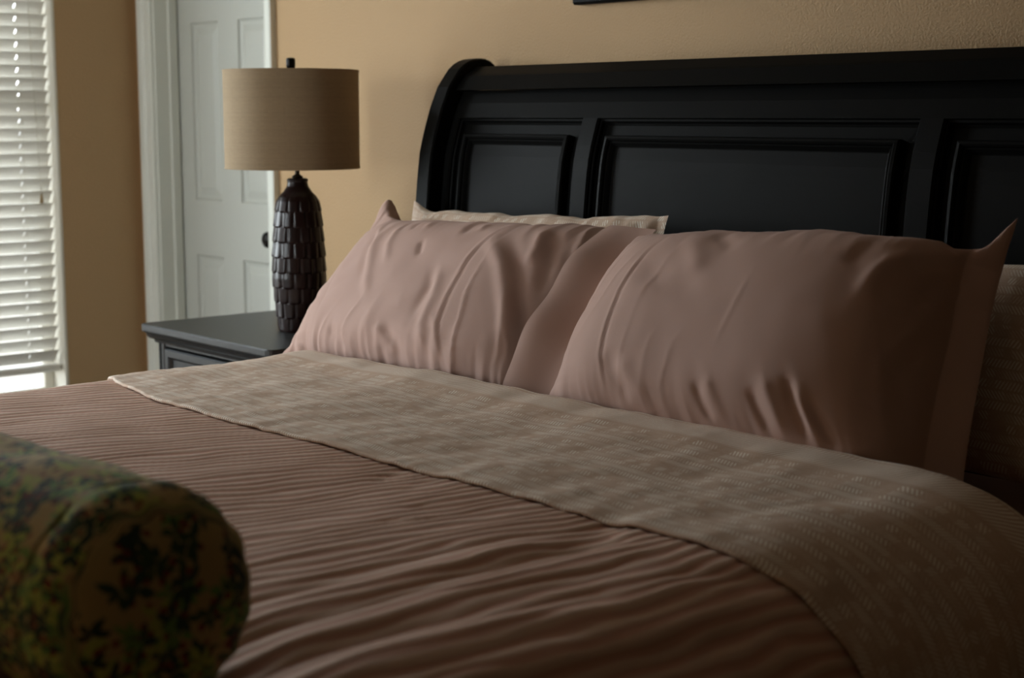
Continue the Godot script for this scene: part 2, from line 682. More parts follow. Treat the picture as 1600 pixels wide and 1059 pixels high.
func window_frame(called: String, z0: float, z1: float, y0: float, y1: float) -> Node3D:
	var w := Node3D.new()
	w.name = called
	w.set_meta("kind", "structure")
	add_child(w)
	var xo := WALL_X - 0.14
	# liner of the opening (returns) and the sill
	var st := st_new()
	box(st, Vector3(xo, y0, z0 - 0.002), Vector3(WALL_X + 0.001, y1, z0 + 0.010), 0.002)
	box(st, Vector3(xo, y0, z1 - 0.010), Vector3(WALL_X + 0.001, y1, z1 + 0.002), 0.002)
	box(st, Vector3(xo, y1 - 0.010, z0), Vector3(WALL_X + 0.001, y1 + 0.002, z1), 0.002)
	part("window_liner", commit(st), M.sash, w)
	part("window_sill", box_mesh(Vector3(xo, y0 - 0.004, z0 - 0.002), Vector3(WALL_X + 0.022, y0 + 0.016, z1 + 0.002), 0.004), M.sash, w)
	# sash frame
	var x0 := xo + 0.01
	var x1 := xo + 0.05
	var zi0 := z0 + 0.010
	var zi1 := z1 - 0.010
	var ym := (y0 + y1) / 2.0
	st = st_new()
	box(st, Vector3(x0, y0 + 0.016, zi0), Vector3(x1, y1 - 0.01, zi0 + 0.035), 0.003)
	box(st, Vector3(x0, y0 + 0.016, zi1 - 0.035), Vector3(x1, y1 - 0.01, zi1), 0.003)
	box(st, Vector3(x0, y0 + 0.016, zi0 + 0.03), Vector3(x1, y0 + 0.055, zi1 - 0.03), 0.003)
	box(st, Vector3(x0, y1 - 0.045, zi0 + 0.03), Vector3(x1, y1 - 0.01, zi1 - 0.03), 0.003)
	box(st, Vector3(x0, ym - 0.02, zi0 + 0.03), Vector3(x1, ym + 0.02, zi1 - 0.03), 0.003)
	part("window_frame", commit(st), M.sash, w)
	for r in [[y0 + 0.05, ym - 0.015], [ym + 0.015, y1 - 0.04]]:
		part("pane", box_mesh(Vector3(x0 + 0.016, r[0], zi0 + 0.03), Vector3(x0 + 0.020, r[1], zi1 - 0.03)), M.glass, w)
	return w


func windows() -> void:
	for k in WINDOWS.size():
		window_frame("window_%d" % (k + 1), WINDOWS[k][0], WINDOWS[k][1], 0.33, 2.36)
	var bay := window_frame("window_3", BAY_WINDOW[0], BAY_WINDOW[1], 0.33, 2.36)
	bay.transform = Transform3D(Basis(Vector3.UP, PI / 2.0), Vector3(0, 0, BAY_F + WALL_X))
	# slatted blind in window_1
	var bx := -2.962
	var z0 := 0.052
	var z1 := 0.80
	var b := thing("window_blind", "white horizontal slat blind lowered in the window left of the door", "blind", Vector3(bx, 0, 0))
	part("headrail", box_mesh(Vector3(-0.028, 2.295, z0), Vector3(0.028, 2.345, z1), 0.004), M.blind, b)
	part("bottom_rail", box_mesh(Vector3(-0.024, 0.446, z0 - 0.004), Vector3(0.024, 0.470, z1), 0.006), M.blind, b)
	var cords := [0.150, 0.70]
	# one slat, cupped across its width, with a slot for each cord
	var tilt := deg_to_rad(SLAT_TILT)
	var zs := [z0]
	for c in cords:
		zs.append_array([c - 0.003, c + 0.003])
	zs.append(z1)
	var st := st_new()
	var n := 8
	var wid := 0.050
	var at := func(k: float, z: float, side: float) -> Vector3:
		var u := (k / n - 0.5)
		var q := Vector2(u * wid, 0.0022 * (1.0 - 4.0 * u * u) + side * 0.0014)
		q = q.rotated(-tilt)
		return Vector3(q.x, q.y, z)
	for i in zs.size() - 1:
		for k in n:
			if i % 2 == 1 and (k >= 3 and k <= 5):
				continue
			quad(st, at.call(k, zs[i + 1], 1), at.call(k + 1, zs[i + 1], 1), at.call(k + 1, zs[i], 1), at.call(k, zs[i], 1))
			quad(st, at.call(k, zs[i], -1), at.call(k + 1, zs[i], -1), at.call(k + 1, zs[i + 1], -1), at.call(k, zs[i + 1], -1))
	for k in n:
		for e in [[z0, true], [z1, false]]:
			var q := [at.call(k, e[0], -1), at.call(k + 1, e[0], -1), at.call(k + 1, e[0], 1), at.call(k, e[0], 1)]
			if e[1]:
				q.reverse()
			quad(st, q[0], q[1], q[2], q[3])
	quad(st, at.call(n, z1, -1), at.call(n, z0, -1), at.call(n, z0, 1), at.call(n, z1, 1))
	quad(st, at.call(0, z0, -1), at.call(0, z1, -1), at.call(0, z1, 1), at.call(0, z0, 1))
	var slat := commit(st)
	var y := 0.4985
	while y < 2.28:
		part("slat", slat, M.blind, b, Vector3(0, y, 0))
		y += 0.0411
	for c in cords:
		for s in [-0.026, 0.026]:
			part("ladder_cord", tube([Vector3(s, 0.47, c), Vector3(s, 2.30, c)], 0.0008, 5), M.cord, b)
		part("lift_cord", tube([Vector3(0, 0.47, c), Vector3(0, 2.30, c)], 0.0012, 5), M.cord, b)
	var pc := part("pull_cord", tube([Vector3(0.032, 1.04, 0.098), Vector3(0.031, 1.5, 0.112), Vector3(0.026, 2.30, 0.125)], 0.0012, 5), M.cord, b)
	part("tassel", lathe([Vector2(0.0, -0.022), Vector2(0.006, -0.022), Vector2(0.0065, -0.015), Vector2(0.004, 0.004), Vector2(0.0022, 0.012), Vector2(0.0, 0.013)], 12), M.tassel, pc, Vector3(0.032, 1.035, 0.098))


const SLAT_TILT := -53.0
const WINDOWS := [[0.034, 0.82], [0.95, 1.85]]
const BAY_WINDOW := [-1.95, -1.19]


# ------------------------------------------------------------------ bed

const POST := [0.0, 0.030, 0.60, 0.016, 0.95, 0.004, 1.07, -0.001, 1.147, -0.008, 1.209, -0.016, 1.255, -0.028, 1.317, -0.049, 1.369, -0.073, 1.410, -0.105, 1.432, -0.138]


func post_z(y: float) -> float:
	# front of the headboard posts, a smooth curve through POST
	var t := POST
	if y >= 1.432:
		return -0.138 - (y - 1.432) * 2.2
	for k in range(2, t.size(), 2):
		if y <= t[k]:
			var a: float = (y - t[k - 2]) / (t[k] - t[k - 2])
			var p0: float = t[maxi(k - 3, 1)]
			var p1: float = t[k - 1]
			var p2: float = t[k + 1]
			var p3: float = t[mini(k + 3, t.size() - 1)]
			return lerpf(p1, p2, a) if k < 6 or k > t.size() - 4 else lerpf(lerpf(p1, p2, a), cubic_interpolate(p1, p2, p0, p3, a), 0.5)
	return t[t.size() - 1]


func face(x: float, y: float, off: float) -> Vector3:
	# a point on the curved face of the headboard, off metres in front of the band level
	var d := (post_z(y + 0.012) - post_z(y - 0.012)) / 0.024
	var n := Vector2(1.0, -d).normalized()
	var o := off - 0.062
	return Vector3(x, y + n.y * o, post_z(y) + n.x * o)


func curved_slab(x0: float, x1: float, y0: float, y1: float, off: float, depth := 0.03, r := 0.004) -> ArrayMesh:
	var st := st_new()
	var n := maxi(2, int((y1 - y0) / 0.03))
	for j in n:
		var a := lerpf(y0, y1, float(j) / n)
		var b := lerpf(y0, y1, float(j + 1) / n)
		quad(st, face(x0 + r, a, off), face(x1 - r, a, off), face(x1 - r, b, off), face(x0 + r, b, off))
		quad(st, face(x1 - r, a, off), face(x1, a, off - r), face(x1, b, off - r), face(x1 - r, b, off))
		quad(st, face(x0, a, off - r), face(x0 + r, a, off), face(x0 + r, b, off), face(x0, b, off - r))
		quad(st, face(x1, a, off - r), face(x1, a, off - depth), face(x1, b, off - depth), face(x1, b, off - r))
		quad(st, face(x0, a, off - depth), face(x0, a, off - r), face(x0, b, off - r), face(x0, b, off - depth))
		quad(st, face(x1, a, off - depth), face(x0, a, off - depth), face(x0, b, off - depth), face(x1, b, off - depth))
	quad(st, face(x0, y1, off), face(x1, y1, off), face(x1, y1, off - depth), face(x0, y1, off - depth))
	quad(st, face(x0, y0, off - depth), face(x1, y0, off - depth), face(x1, y0, off), face(x0, y0, off))
	return commit(st)


func panel_rings(x0: float, x1: float, y0: float, y1: float, ring: Array, fill: bool) -> ArrayMesh:
	# a moulding swept round an opening on the curved face: ring holds (inset at the sides, inset at the top, offset)
	var st := st_new()
	var n := 22
	for k in ring.size() - 1:
		var a: Vector3 = ring[k]
		var b: Vector3 = ring[k + 1]
		for j in n:
			var t0 := float(j) / n
			var t1 := float(j + 1) / n
			var ya0 := lerpf(y0 + a.y, y1 - a.y, t0)
			var ya1 := lerpf(y0 + a.y, y1 - a.y, t1)
			var yb0 := lerpf(y0 + b.y, y1 - b.y, t0)
			var yb1 := lerpf(y0 + b.y, y1 - b.y, t1)
			quad(st, face(x0 + a.x, ya0, a.z), face(x0 + b.x, yb0, b.z), face(x0 + b.x, yb1, b.z), face(x0 + a.x, ya1, a.z))
			quad(st, face(x1 - b.x, yb0, b.z), face(x1 - a.x, ya0, a.z), face(x1 - a.x, ya1, a.z), face(x1 - b.x, yb1, b.z))
		quad(st, face(x0 + a.x, y1 - a.y, a.z), face(x0 + b.x, y1 - b.y, b.z), face(x1 - b.x, y1 - b.y, b.z), face(x1 - a.x, y1 - a.y, a.z))
		quad(st, face(x0 + a.x, y0 + a.y, a.z), face(x1 - a.x, y0 + a.y, a.z), face(x1 - b.x, y0 + b.y, b.z), face(x0 + b.x, y0 + b.y, b.z))
	if fill:
		var a: Vector3 = ring[ring.size() - 1]
		for j in n:
			var b0 := lerpf(y0 + a.y, y1 - a.y, float(j) / n)
			var b1 := lerpf(y0 + a.y, y1 - a.y, float(j + 1) / n)
			quad(st, face(x0 + a.x, b0, a.z), face(x1 - a.x, b0, a.z), face(x1 - a.x, b1, a.z), face(x0 + a.x, b1, a.z))
	return commit(st)


func bed() -> void:
	var b := thing("bed_frame", "black wooden sleigh bed with a curved panelled headboard against the peach wall", "bed")
	var xl := -1.042
	var xr := 0.897
	# posts with a rolled top
	var poly := PackedVector2Array()
	var ys := [0.0, 0.3, 0.6, 0.8, 0.95, 1.03, 1.07, 1.11, 1.147, 1.18, 1.209, 1.234, 1.255, 1.276, 1.297, 1.317, 1.336, 1.353, 1.369, 1.384, 1.398]
	for y in ys:
		poly.append(Vector2(post_z(y), y))
	for p in [Vector2(-0.108, 1.413), Vector2(-0.122, 1.424), Vector2(-0.138, 1.432), Vector2(-0.155, 1.437), Vector2(-0.172, 1.439), Vector2(-0.190, 1.438), Vector2(-0.206, 1.433), Vector2(-0.219, 1.424), Vector2(-0.227, 1.411), Vector2(-0.228, 1.396), Vector2(-0.221, 1.383), Vector2(-0.208, 1.374), Vector2(-0.18, 1.366), Vector2(-0.155, 1.34), Vector2(-0.13, 1.28), Vector2(-0.112, 1.20), Vector2(-0.098, 1.10), Vector2(-0.092, 0.9), Vector2(-0.085, 0.5), Vector2(-0.075, 0.0)]:
		poly.append(p)
	part("post", extrude_x(poly, xl, xl + 0.050, 0.004), M.wood, b)
	part("post", extrude_x(poly, xr - 0.050, xr, 0.004), M.wood, b)
	var x0 := xl + 0.048
	var x1 := xr - 0.048
	# rolled top rail, its lip overhanging the frieze
	poly = PackedVector2Array()
	var lip := []
	for k in 9:
		var y := lerpf(1.372, 1.415, k / 8.0)
		var f := face(0, y, 0.062 - 0.020)
		lip.append(Vector2(f.z, f.y))
	poly.append(lip[0] + Vector2(-0.03, 0.002))
	for q in lip:
		poly.append(q)
	for p in [Vector2(-0.160, 1.4185), Vector2(-0.182, 1.419), Vector2(-0.200, 1.415), Vector2(-0.213, 1.404), Vector2(-0.216, 1.390), Vector2(-0.208, 1.378), Vector2(-0.180, 1.360)]:
		poly.append(p)
	part("top_rail", extrude_x(poly, x0, x1, 0.001), M.wood, b)
	# frame: frieze, two stiles, two edge stiles
	var fr := 0.022
	part("frieze", curved_slab(x0, x1, 1.309, 1.384, fr, 0.034, 0.003), M.wood, b)
	part("bottom_board", curved_slab(x0, x1, 0.30, 0.56, fr, 0.034), M.wood, b)
	part("stile", curved_slab(x0, -0.968, 0.56, 1.309, fr, 0.034), M.wood, b)
	part("stile", curved_slab(-0.540, -0.487, 0.56, 1.309, fr, 0.034), M.wood, b)
	part("stile", curved_slab(0.331, 0.386, 0.56, 1.309, fr, 0.034), M.wood, b)
	part("stile", curved_slab(0.822, x1, 0.56, 1.309, fr, 0.034), M.wood, b)
	var band := [Vector3(0, 0, 0.014), Vector3(0.004, 0.004, 0.012), Vector3(0.006, 0.006, 0.004), Vector3(0.010, 0.010, 0.000)]
	var bead := [Vector3(0.010, 0.010, 0.0), Vector3(0.030, 0.036, 0.0), Vector3(0.031, 0.037, 0.018), Vector3(0.034, 0.040, 0.022), Vector3(0.040, 0.045, 0.023), Vector3(0.044, 0.048, 0.020), Vector3(0.046, 0.050, 0.015), Vector3(0.050, 0.053, 0.016), Vector3(0.054, 0.056, 0.012), Vector3(0.058, 0.060, 0.007)]
	var field := [Vector3(0.058, 0.060, 0.007), Vector3(0.060, 0.062, 0.006)]
	for p in [[-0.968, -0.540], [-0.487, 0.331], [0.386, 0.822]]:
		var f := part("panel", panel_rings(p[0], p[1], 0.56, 1.309, field, true), M.wood, b)
		part("panel_moulding", panel_rings(p[0], p[1], 0.56, 1.309, band + bead, false), M.wood, f)
	# side rails, low foot rail and feet
	for s in [[xl + 0.01, xl + 0.045], [xr - 0.045, xr - 0.01]]:
		part("side_rail", box_mesh(Vector3(s[0], 0.20, -0.03), Vector3(s[1], 0.40, 2.06), 0.004), M.wood, b)
	part("foot_rail", box_mesh(Vector3(xl + 0.01, 0.16, 2.06), Vector3(xr - 0.01, 0.42, 2.10), 0.006), M.wood, b)
	for x in [xl + 0.01, xr - 0.09]:
		part("foot", box_mesh(Vector3(x, 0.0, 2.04), Vector3(x + 0.08, 0.44, 2.12), 0.006), M.wood, b)
	part("slat_base", box_mesh(Vector3(xl + 0.04, 0.26, -0.02), Vector3(xr - 0.04, 0.30, 2.06), 0.003), M.wood, b)


# ------------------------------------------------------------------ bedding

const BED_L := -1.015      # where the bedding hangs down, left and right
const BED_R := 0.975


func section(a: float) -> Array:
	# cross-section of the made bed: arc position a (0 at the middle of the top, left negative) -> [x, y, normal x, normal y]
	var rx := 0.225
	var ry := 0.20
	var flat_r := BED_R - rx
	var flat_l := BED_L + rx
	var top := 0.787
	if a > flat_l and a < flat_r:
		return [a, top - 0.004 * pow(absf(a), 3.0), 0.0, 1.0]
	var s := 1.0 if a > 0 else -1.0
	var e := (a - flat_r) if s > 0 else (flat_l - a)
	var c := flat_r if s > 0 else flat_l
	var quarter := 1.51 * (rx + ry) * 0.5
	var y0 := top - 0.004 * pow(absf(c), 3.0)
	if e < quarter * 1.04:
		var th := e / quarter * PI / 2.0
		var n := Vector2(sin(th) / rx, cos(th) / ry).normalized()
		return [c + s * sin(th) * rx, y0 - (1.0 - cos(th)) * ry, s * n.x, n.y]
	var d := e - quarter * 1.04
	return [c + s * (rx + 0.03 * d), y0 - ry - d, s, 0.0]


func skew(x: float) -> float:
	return lerp_table([-1.2, 0.24, -0.5, 0.32, 0.0, 0.34, 0.4, 0.16, 0.7, 0.05, 1.0, 0.0], x)


func along(x: float, z: float, line: Array) -> float:
	# distance from (x, z) to a polyline [x0, z0, x1, z1, ...]
	var best := 1e9
	var p := Vector2(x, z)
	for k in range(0, line.size() - 2, 2):
		var q := Geometry2D.get_closest_point_to_segment(p, Vector2(line[k], line[k + 1]), Vector2(line[k + 2], line[k + 3]))
		best = minf(best, p.distance_to(q))
	return best


var fold_noise: FastNoiseLite
var soft_noise: FastNoiseLite
# folds pulled along the comforter: [polyline, width, height in mm]
var pulls := [
	[[0.35, 1.42, 0.38, 1.27], 0.022, -3.0],
	[[0.56, 1.60, 0.565, 1.30, 0.55, 1.18], 0.020, -6.0],
	[[0.60, 1.60, 0.605, 1.30, 0.60, 1.10], 0.022, 4.0],
	[[0.63, 1.60, 0.648, 1.41, 0.645, 1.25, 0.652, 1.00], 0.020, -9.0],
	[[0.69, 1.55, 0.69, 1.30, 0.69, 1.02], 0.024, 4.0],
	[[0.70, 1.60, 0.735, 1.40, 0.75, 1.30, 0.775, 1.15], 0.020, -7.0],
	[[0.80, 1.60, 0.812, 1.40, 0.81, 1.25], 0.022, -7.0],
	[[0.85, 1.55, 0.85, 1.05], 0.022, 4.0],
	[[0.89, 1.50, 0.885, 1.00], 0.020, -6.0],
	[[0.64, 1.06, 0.60, 0.95], 0.025, -7.0],
	[[0.79, 1.01, 0.83, 0.95], 0.022, -6.0],
	[[0.20, 1.02, 0.17, 0.94], 0.014, -3.5],
	[[0.27, 1.02, 0.25, 0.94], 0.014, -3.0],
	[[0.40, 1.16, 0.43, 1.11], 0.006, -2.5],
	[[0.37, 1.10, 0.36, 1.05], 0.005, -2.0],
]


func puff(x: float, z: float) -> float:
	# slow swells and pulled folds of the comforter, in metres
	var c := x + skew(x) * (z - 1.1)
	var grow := smoothstep(0.25, 0.75, x) * smoothstep(0.85, 1.15, z)
	var h := soft_noise.get_noise_2d(x * 100.0, z * 100.0) * 0.005
	h += fold_noise.get_noise_2d(c * 230.0, z * 34.0) * (0.0010 + 0.0028 * grow)
	# the bolster weighs the comforter down
	h -= 0.034 * exp(-pow((z - 1.645) / 0.13, 2.0)) * smoothstep(0.86, 0.70, x)
	for p in pulls:
		var d := along(x, z, p[0])
		if d < p[1] * 3.0:
			h += p[2] * 0.00060 * exp(-d * d / (p[1] * p[1]))
	return h


func far_edge(a: float) -> float:
	return lerp_table([-1.3, 0.46, -0.95, 0.455, -0.6, 0.455, 0.0, 0.45, 0.75, 0.455, 1.0, 0.44, 1.4, 0.42], a)


func near_edge(a: float) -> float:
	return lerp_table([-1.4, 0.83, -1.05, 0.85, -0.93, 0.875, -0.78, 0.93, -0.55, 0.968, -0.2, 0.962, 0.1, 0.955, 0.5, 0.945, 0.8, 0.935, 0.93, 0.91, 1.1, 0.875, 1.4, 0.83], a)


func bedding() -> void:
	fold_noise = FastNoiseLite.new()
	fold_noise.seed = 5
	fold_noise.frequency = 0.05
	fold_noise.fractal_octaves = 2
	soft_noise = FastNoiseLite.new()
	soft_noise.seed = 9
	soft_noise.frequency = 0.022
	soft_noise.fractal_octaves = 2
	# mattress, in its rose fitted sheet
	var m := thing("mattress", "mattress in a dusty rose fitted sheet under the comforter", "mattress")
	part("mattress_body", box_mesh(Vector3(-0.985, 0.30, -0.045), Vector3(0.84, 0.695, 2.03), 0.05), M.rose, m)

	# ribbed comforter
	var nu := 760
	var nv := 130
	var amax := 1.40
	var comforter := grid(nu, nv, func(i: int, j: int):
		var a := lerpf(-amax, amax, float(i) / nu)
		var z := lerpf(0.50, 2.02, float(j) / nv)
		var s := section(a)
		var c := a + skew(a) * (z - 1.1) + soft_noise.get_noise_2d(a * 420.0, z * 210.0 + 80.0) * 0.012
		var rib := 0.0010 * cos(TAU * c / 0.0245) + 0.0003 * soft_noise.get_noise_2d(c * 4000.0, z * 300.0)
		var h := rib + puff(a, z)
		var drop := 0.0
		if z > 1.94:
			drop = 0.10 * pow((z - 1.94) / 0.08, 2.0)
		if z < 0.56:
			h -= 0.010
		return [Vector3(s[0] + s[2] * h, s[1] + s[3] * h - drop, z), Vector2(c / 0.0245, z / 0.06)], true)
	var o := part("comforter", comforter, M.stripe, self)
	tag(o, "dusty rose comforter with fine woven ribs spread over the bed", "comforter")

	# patterned sheet turned down over the comforter
	var mu := 320
	var mv := 96
	var sheet := grid(mu, mv, func(i: int, j: int):
		var a := lerpf(-1.38, 1.38, float(i) / mu)
		var s := section(a)
		var zf := far_edge(a)
		var zn := near_edge(a)
		var t := float(j) / mv
		var z := 0.0
		var h := 0.0
		var w := 0.0
		if j < 8:                # the hem at the pillows rolls down
			var th := (1.0 - j / 8.0) * PI * 0.75
			z = zf + 0.012 - 0.012 * sin(th) - 0.002
			h = 0.018 - 0.014 * (1.0 - cos(th))
			w = zf
		elif j > mv - 6:         # the near edge turns under
			var th := float(j - (mv - 6)) / 6.0 * PI * 0.8
			z = zn + 0.004 * sin(th)
			h = 0.0065 - 0.0035 * (1.0 - cos(th))
			w = zn
		else:
			var q := float(j - 8) / (mv - 14)
			z = lerpf(zf + 0.010, zn, q)
			h = lerpf(0.018, 0.0065, smoothstep(0.0, 0.30, q))
			w = z
		var p := puff(a, w) * smoothstep(0.97, 0.80, w) + maxf(puff(a, w), -0.004) * (1.0 - smoothstep(0.97, 0.80, w))
		h += p + 0.0022 + 0.0025 * soft_noise.get_noise_2d(a * 330.0 + 50.0, w * 230.0) + 0.0012 * fold_noise.get_noise_2d(a * 90.0, w * 420.0)
		var lift := 0.002 * fold_noise.get_noise_2d(a * 260.0, 3.0) if j > mv - 20 else 0.0
		return [Vector3(s[0] + s[2] * (h + lift), s[1] + s[3] * (h + lift), z), Vector2(a / 0.30, (w - zf) / 0.60)], true)
	o = part("turned_down_sheet", sheet, M.print, self)
	tag(o, "pale beige sheet with a fine slanting stroke print turned down over the comforter", "sheet")

	pillows()
	bolster()


func pillow(c: Dictionary, thick: Vector2, strokes: Array, ears: Array, flange: float, seed_: int, bend := 0.0, nu := 190, nv := 120, crumple := 1.0) -> Array:
	# a stuffed pillowcase between four corners of its middle plane: [front, back]
	# strokes: [polyline in (s, t), width, height in mm]; ears: [s, t, push, reach]; bend turns the right end back
	var tl: Vector3 = c.tl
	var bl: Vector3 = c.bl
	var tr: Vector3 = c.tr
	var br: Vector3 = c.br
	var ex := (tr - tl + br - bl) / 4.0
	var ey := (tl - bl + tr - br) / 4.0
	var n := ex.cross(ey).normalized()
	var lx := ex.length()
	var ly := ey.length()
	var noise := FastNoiseLite.new()
	noise.seed = seed_
	noise.frequency = 0.03
	noise.fractal_octaves = 3
	var fine := FastNoiseLite.new()
	fine.seed = seed_ + 50
	fine.frequency = 0.02
	fine.fractal_octaves = 2
	var lines := []
	for s in strokes:
		var pts := PackedVector2Array()
		var lo := Vector2(9, 9)
		var hi := Vector2(-9, -9)
		var total := 0.0
		for k in range(0, s[0].size(), 2):
			var q := Vector2(s[0][k] * lx, s[0][k + 1] * ly)
			if k > 0:
				total += q.distance_to(pts[pts.size() - 1])
			pts.append(q)
			lo = lo.min(q)
			hi = hi.max(q)
		lines.append([pts, s[1], s[2] * 0.001, lo - Vector2.ONE * s[1] * 2.5, hi + Vector2.ONE * s[1] * 2.5, total])
	var out := []
	for side in [1.0, -1.0]:
		out.append(grid(nu, nv, func(i: int, j: int):
			# samples are denser towards the rim
			var s := sin(lerpf(-1.0, 1.0, float(i) / nu) * PI / 2.0)
			var t := sin(lerpf(-1.0, 1.0, float(j) / nv) * PI / 2.0)
			s = lerpf(s, lerpf(-1.0, 1.0, float(i) / nu), 0.5)
			t = lerpf(t, lerpf(-1.0, 1.0, float(j) / nv), 0.5)
			var u := (s + 1.0) / 2.0
			var v := (t + 1.0) / 2.0
			var p := (bl * (1.0 - v) + tl * v) * (1.0 - u) + (br * (1.0 - v) + tr * v) * u
			# the rim is drawn in between the corners
			p -= ey * t * 0.05 * (1.0 - pow(absf(s), 6.0)) * smoothstep(0.5, 1.0, absf(t))
			p -= ex * s * 0.03 * (1.0 - pow(absf(t), 4.0)) * smoothstep(0.6, 1.0, absf(s))
			p += ey * fine.get_noise_2d(s * 110.0, 7.0) * 0.05 * smoothstep(0.8, 1.0, t) * crumple
			if bend > 0.0 and s > 0.70:
				p += (ey * 0.7 * bend - n * bend) * pow((s - 0.70) / 0.30, 1.5)
			var se := s
			if flange > 0.0 and s > 0.0:
				se = minf(1.0, s / (1.0 - flange))
			var w := pow(maxf(0.0, 1.0 - pow(absf(se), 3.2)), 0.62) * pow(maxf(0.0, 1.0 - pow(absf(t), 2.8)), 0.58)
			var rim := pow(maxf(0.0, 1.0 - pow(absf(s), 40.0)), 0.5) * pow(maxf(0.0, 1.0 - pow(absf(t), 40.0)), 0.5)
			var h := (thick.x if side > 0 else thick.y) * w + 0.0025 * rim
			var q := Vector2(s * lx, t * ly)
			var edge := smoothstep(0.0, 0.25, w)
			h += crumple * noise.get_noise_2d(q.x * 100.0, q.y * 100.0) * 0.005 * edge
			# creases that hang down across the cloth, sharper than they are deep
			var hang := q.x * 300.0 + q.y * 70.0 * sin(q.x * 4.0) + noise.get_noise_2d(q.x * 90.0, 70.0 + q.y * 90.0) * 9.0
			var ridge := 1.0 - absf(fine.get_noise_2d(hang, q.y * 42.0)) * 2.2
			h += crumple * pow(clampf(ridge, 0.0, 1.0), 5.0) * 0.0026 * edge * smoothstep(-0.25, 0.35, noise.get_noise_2d(q.x * 60.0 + 200.0, q.y * 60.0))
			# gathers that run in from the rim
			h += crumple * noise.get_noise_2d(q.x * 560.0 + q.y * 60.0, 40.0 + q.y * 60.0) * 0.005 * rim * smoothstep(0.40, 1.0, absf(t))
			h += crumple * noise.get_noise_2d(90.0 + q.x * 60.0, q.y * 420.0) * 0.005 * rim * smoothstep(0.6, 1.0, absf(s)) * edge
			if side > 0:
				for l in lines:
					if q.x < l[3].x or q.y < l[3].y or q.x > l[4].x or q.y > l[4].y:
						continue
					var best := 1e9
					var where := 0.0
					var run := 0.0
					var pts: PackedVector2Array = l[0]
					for k in pts.size() - 1:
						var near := Geometry2D.get_closest_point_to_segment(q, pts[k], pts[k + 1])
						var d2 := q.distance_squared_to(near)
						if d2 < best:
							best = d2
							where = run + near.distance_to(pts[k])
						run += pts[k].distance_to(pts[k + 1])
					var taper := clampf(minf(where, l[5] - where) / (0.30 * l[5]), 0.0, 1.0)
					h += l[2] * exp(-best / (l[1] * l[1])) * (0.1 + 0.9 * smoothstep(0.0, 1.0, taper))
			p += n * side * h
			for e in ears:
				var d: float = Vector2(s - e[0], t - e[1]).length() / e[3]
				if d < 1.0:
					p += e[2] * pow(1.0 - d, 1.15)
			return [p, Vector2(u, v)], side < 0))
	return out


func join(meshes: Array) -> ArrayMesh:
	var st := SurfaceTool.new()
	for k in meshes:
		st.append_from(k, 0, Transform3D())
	return st.commit()


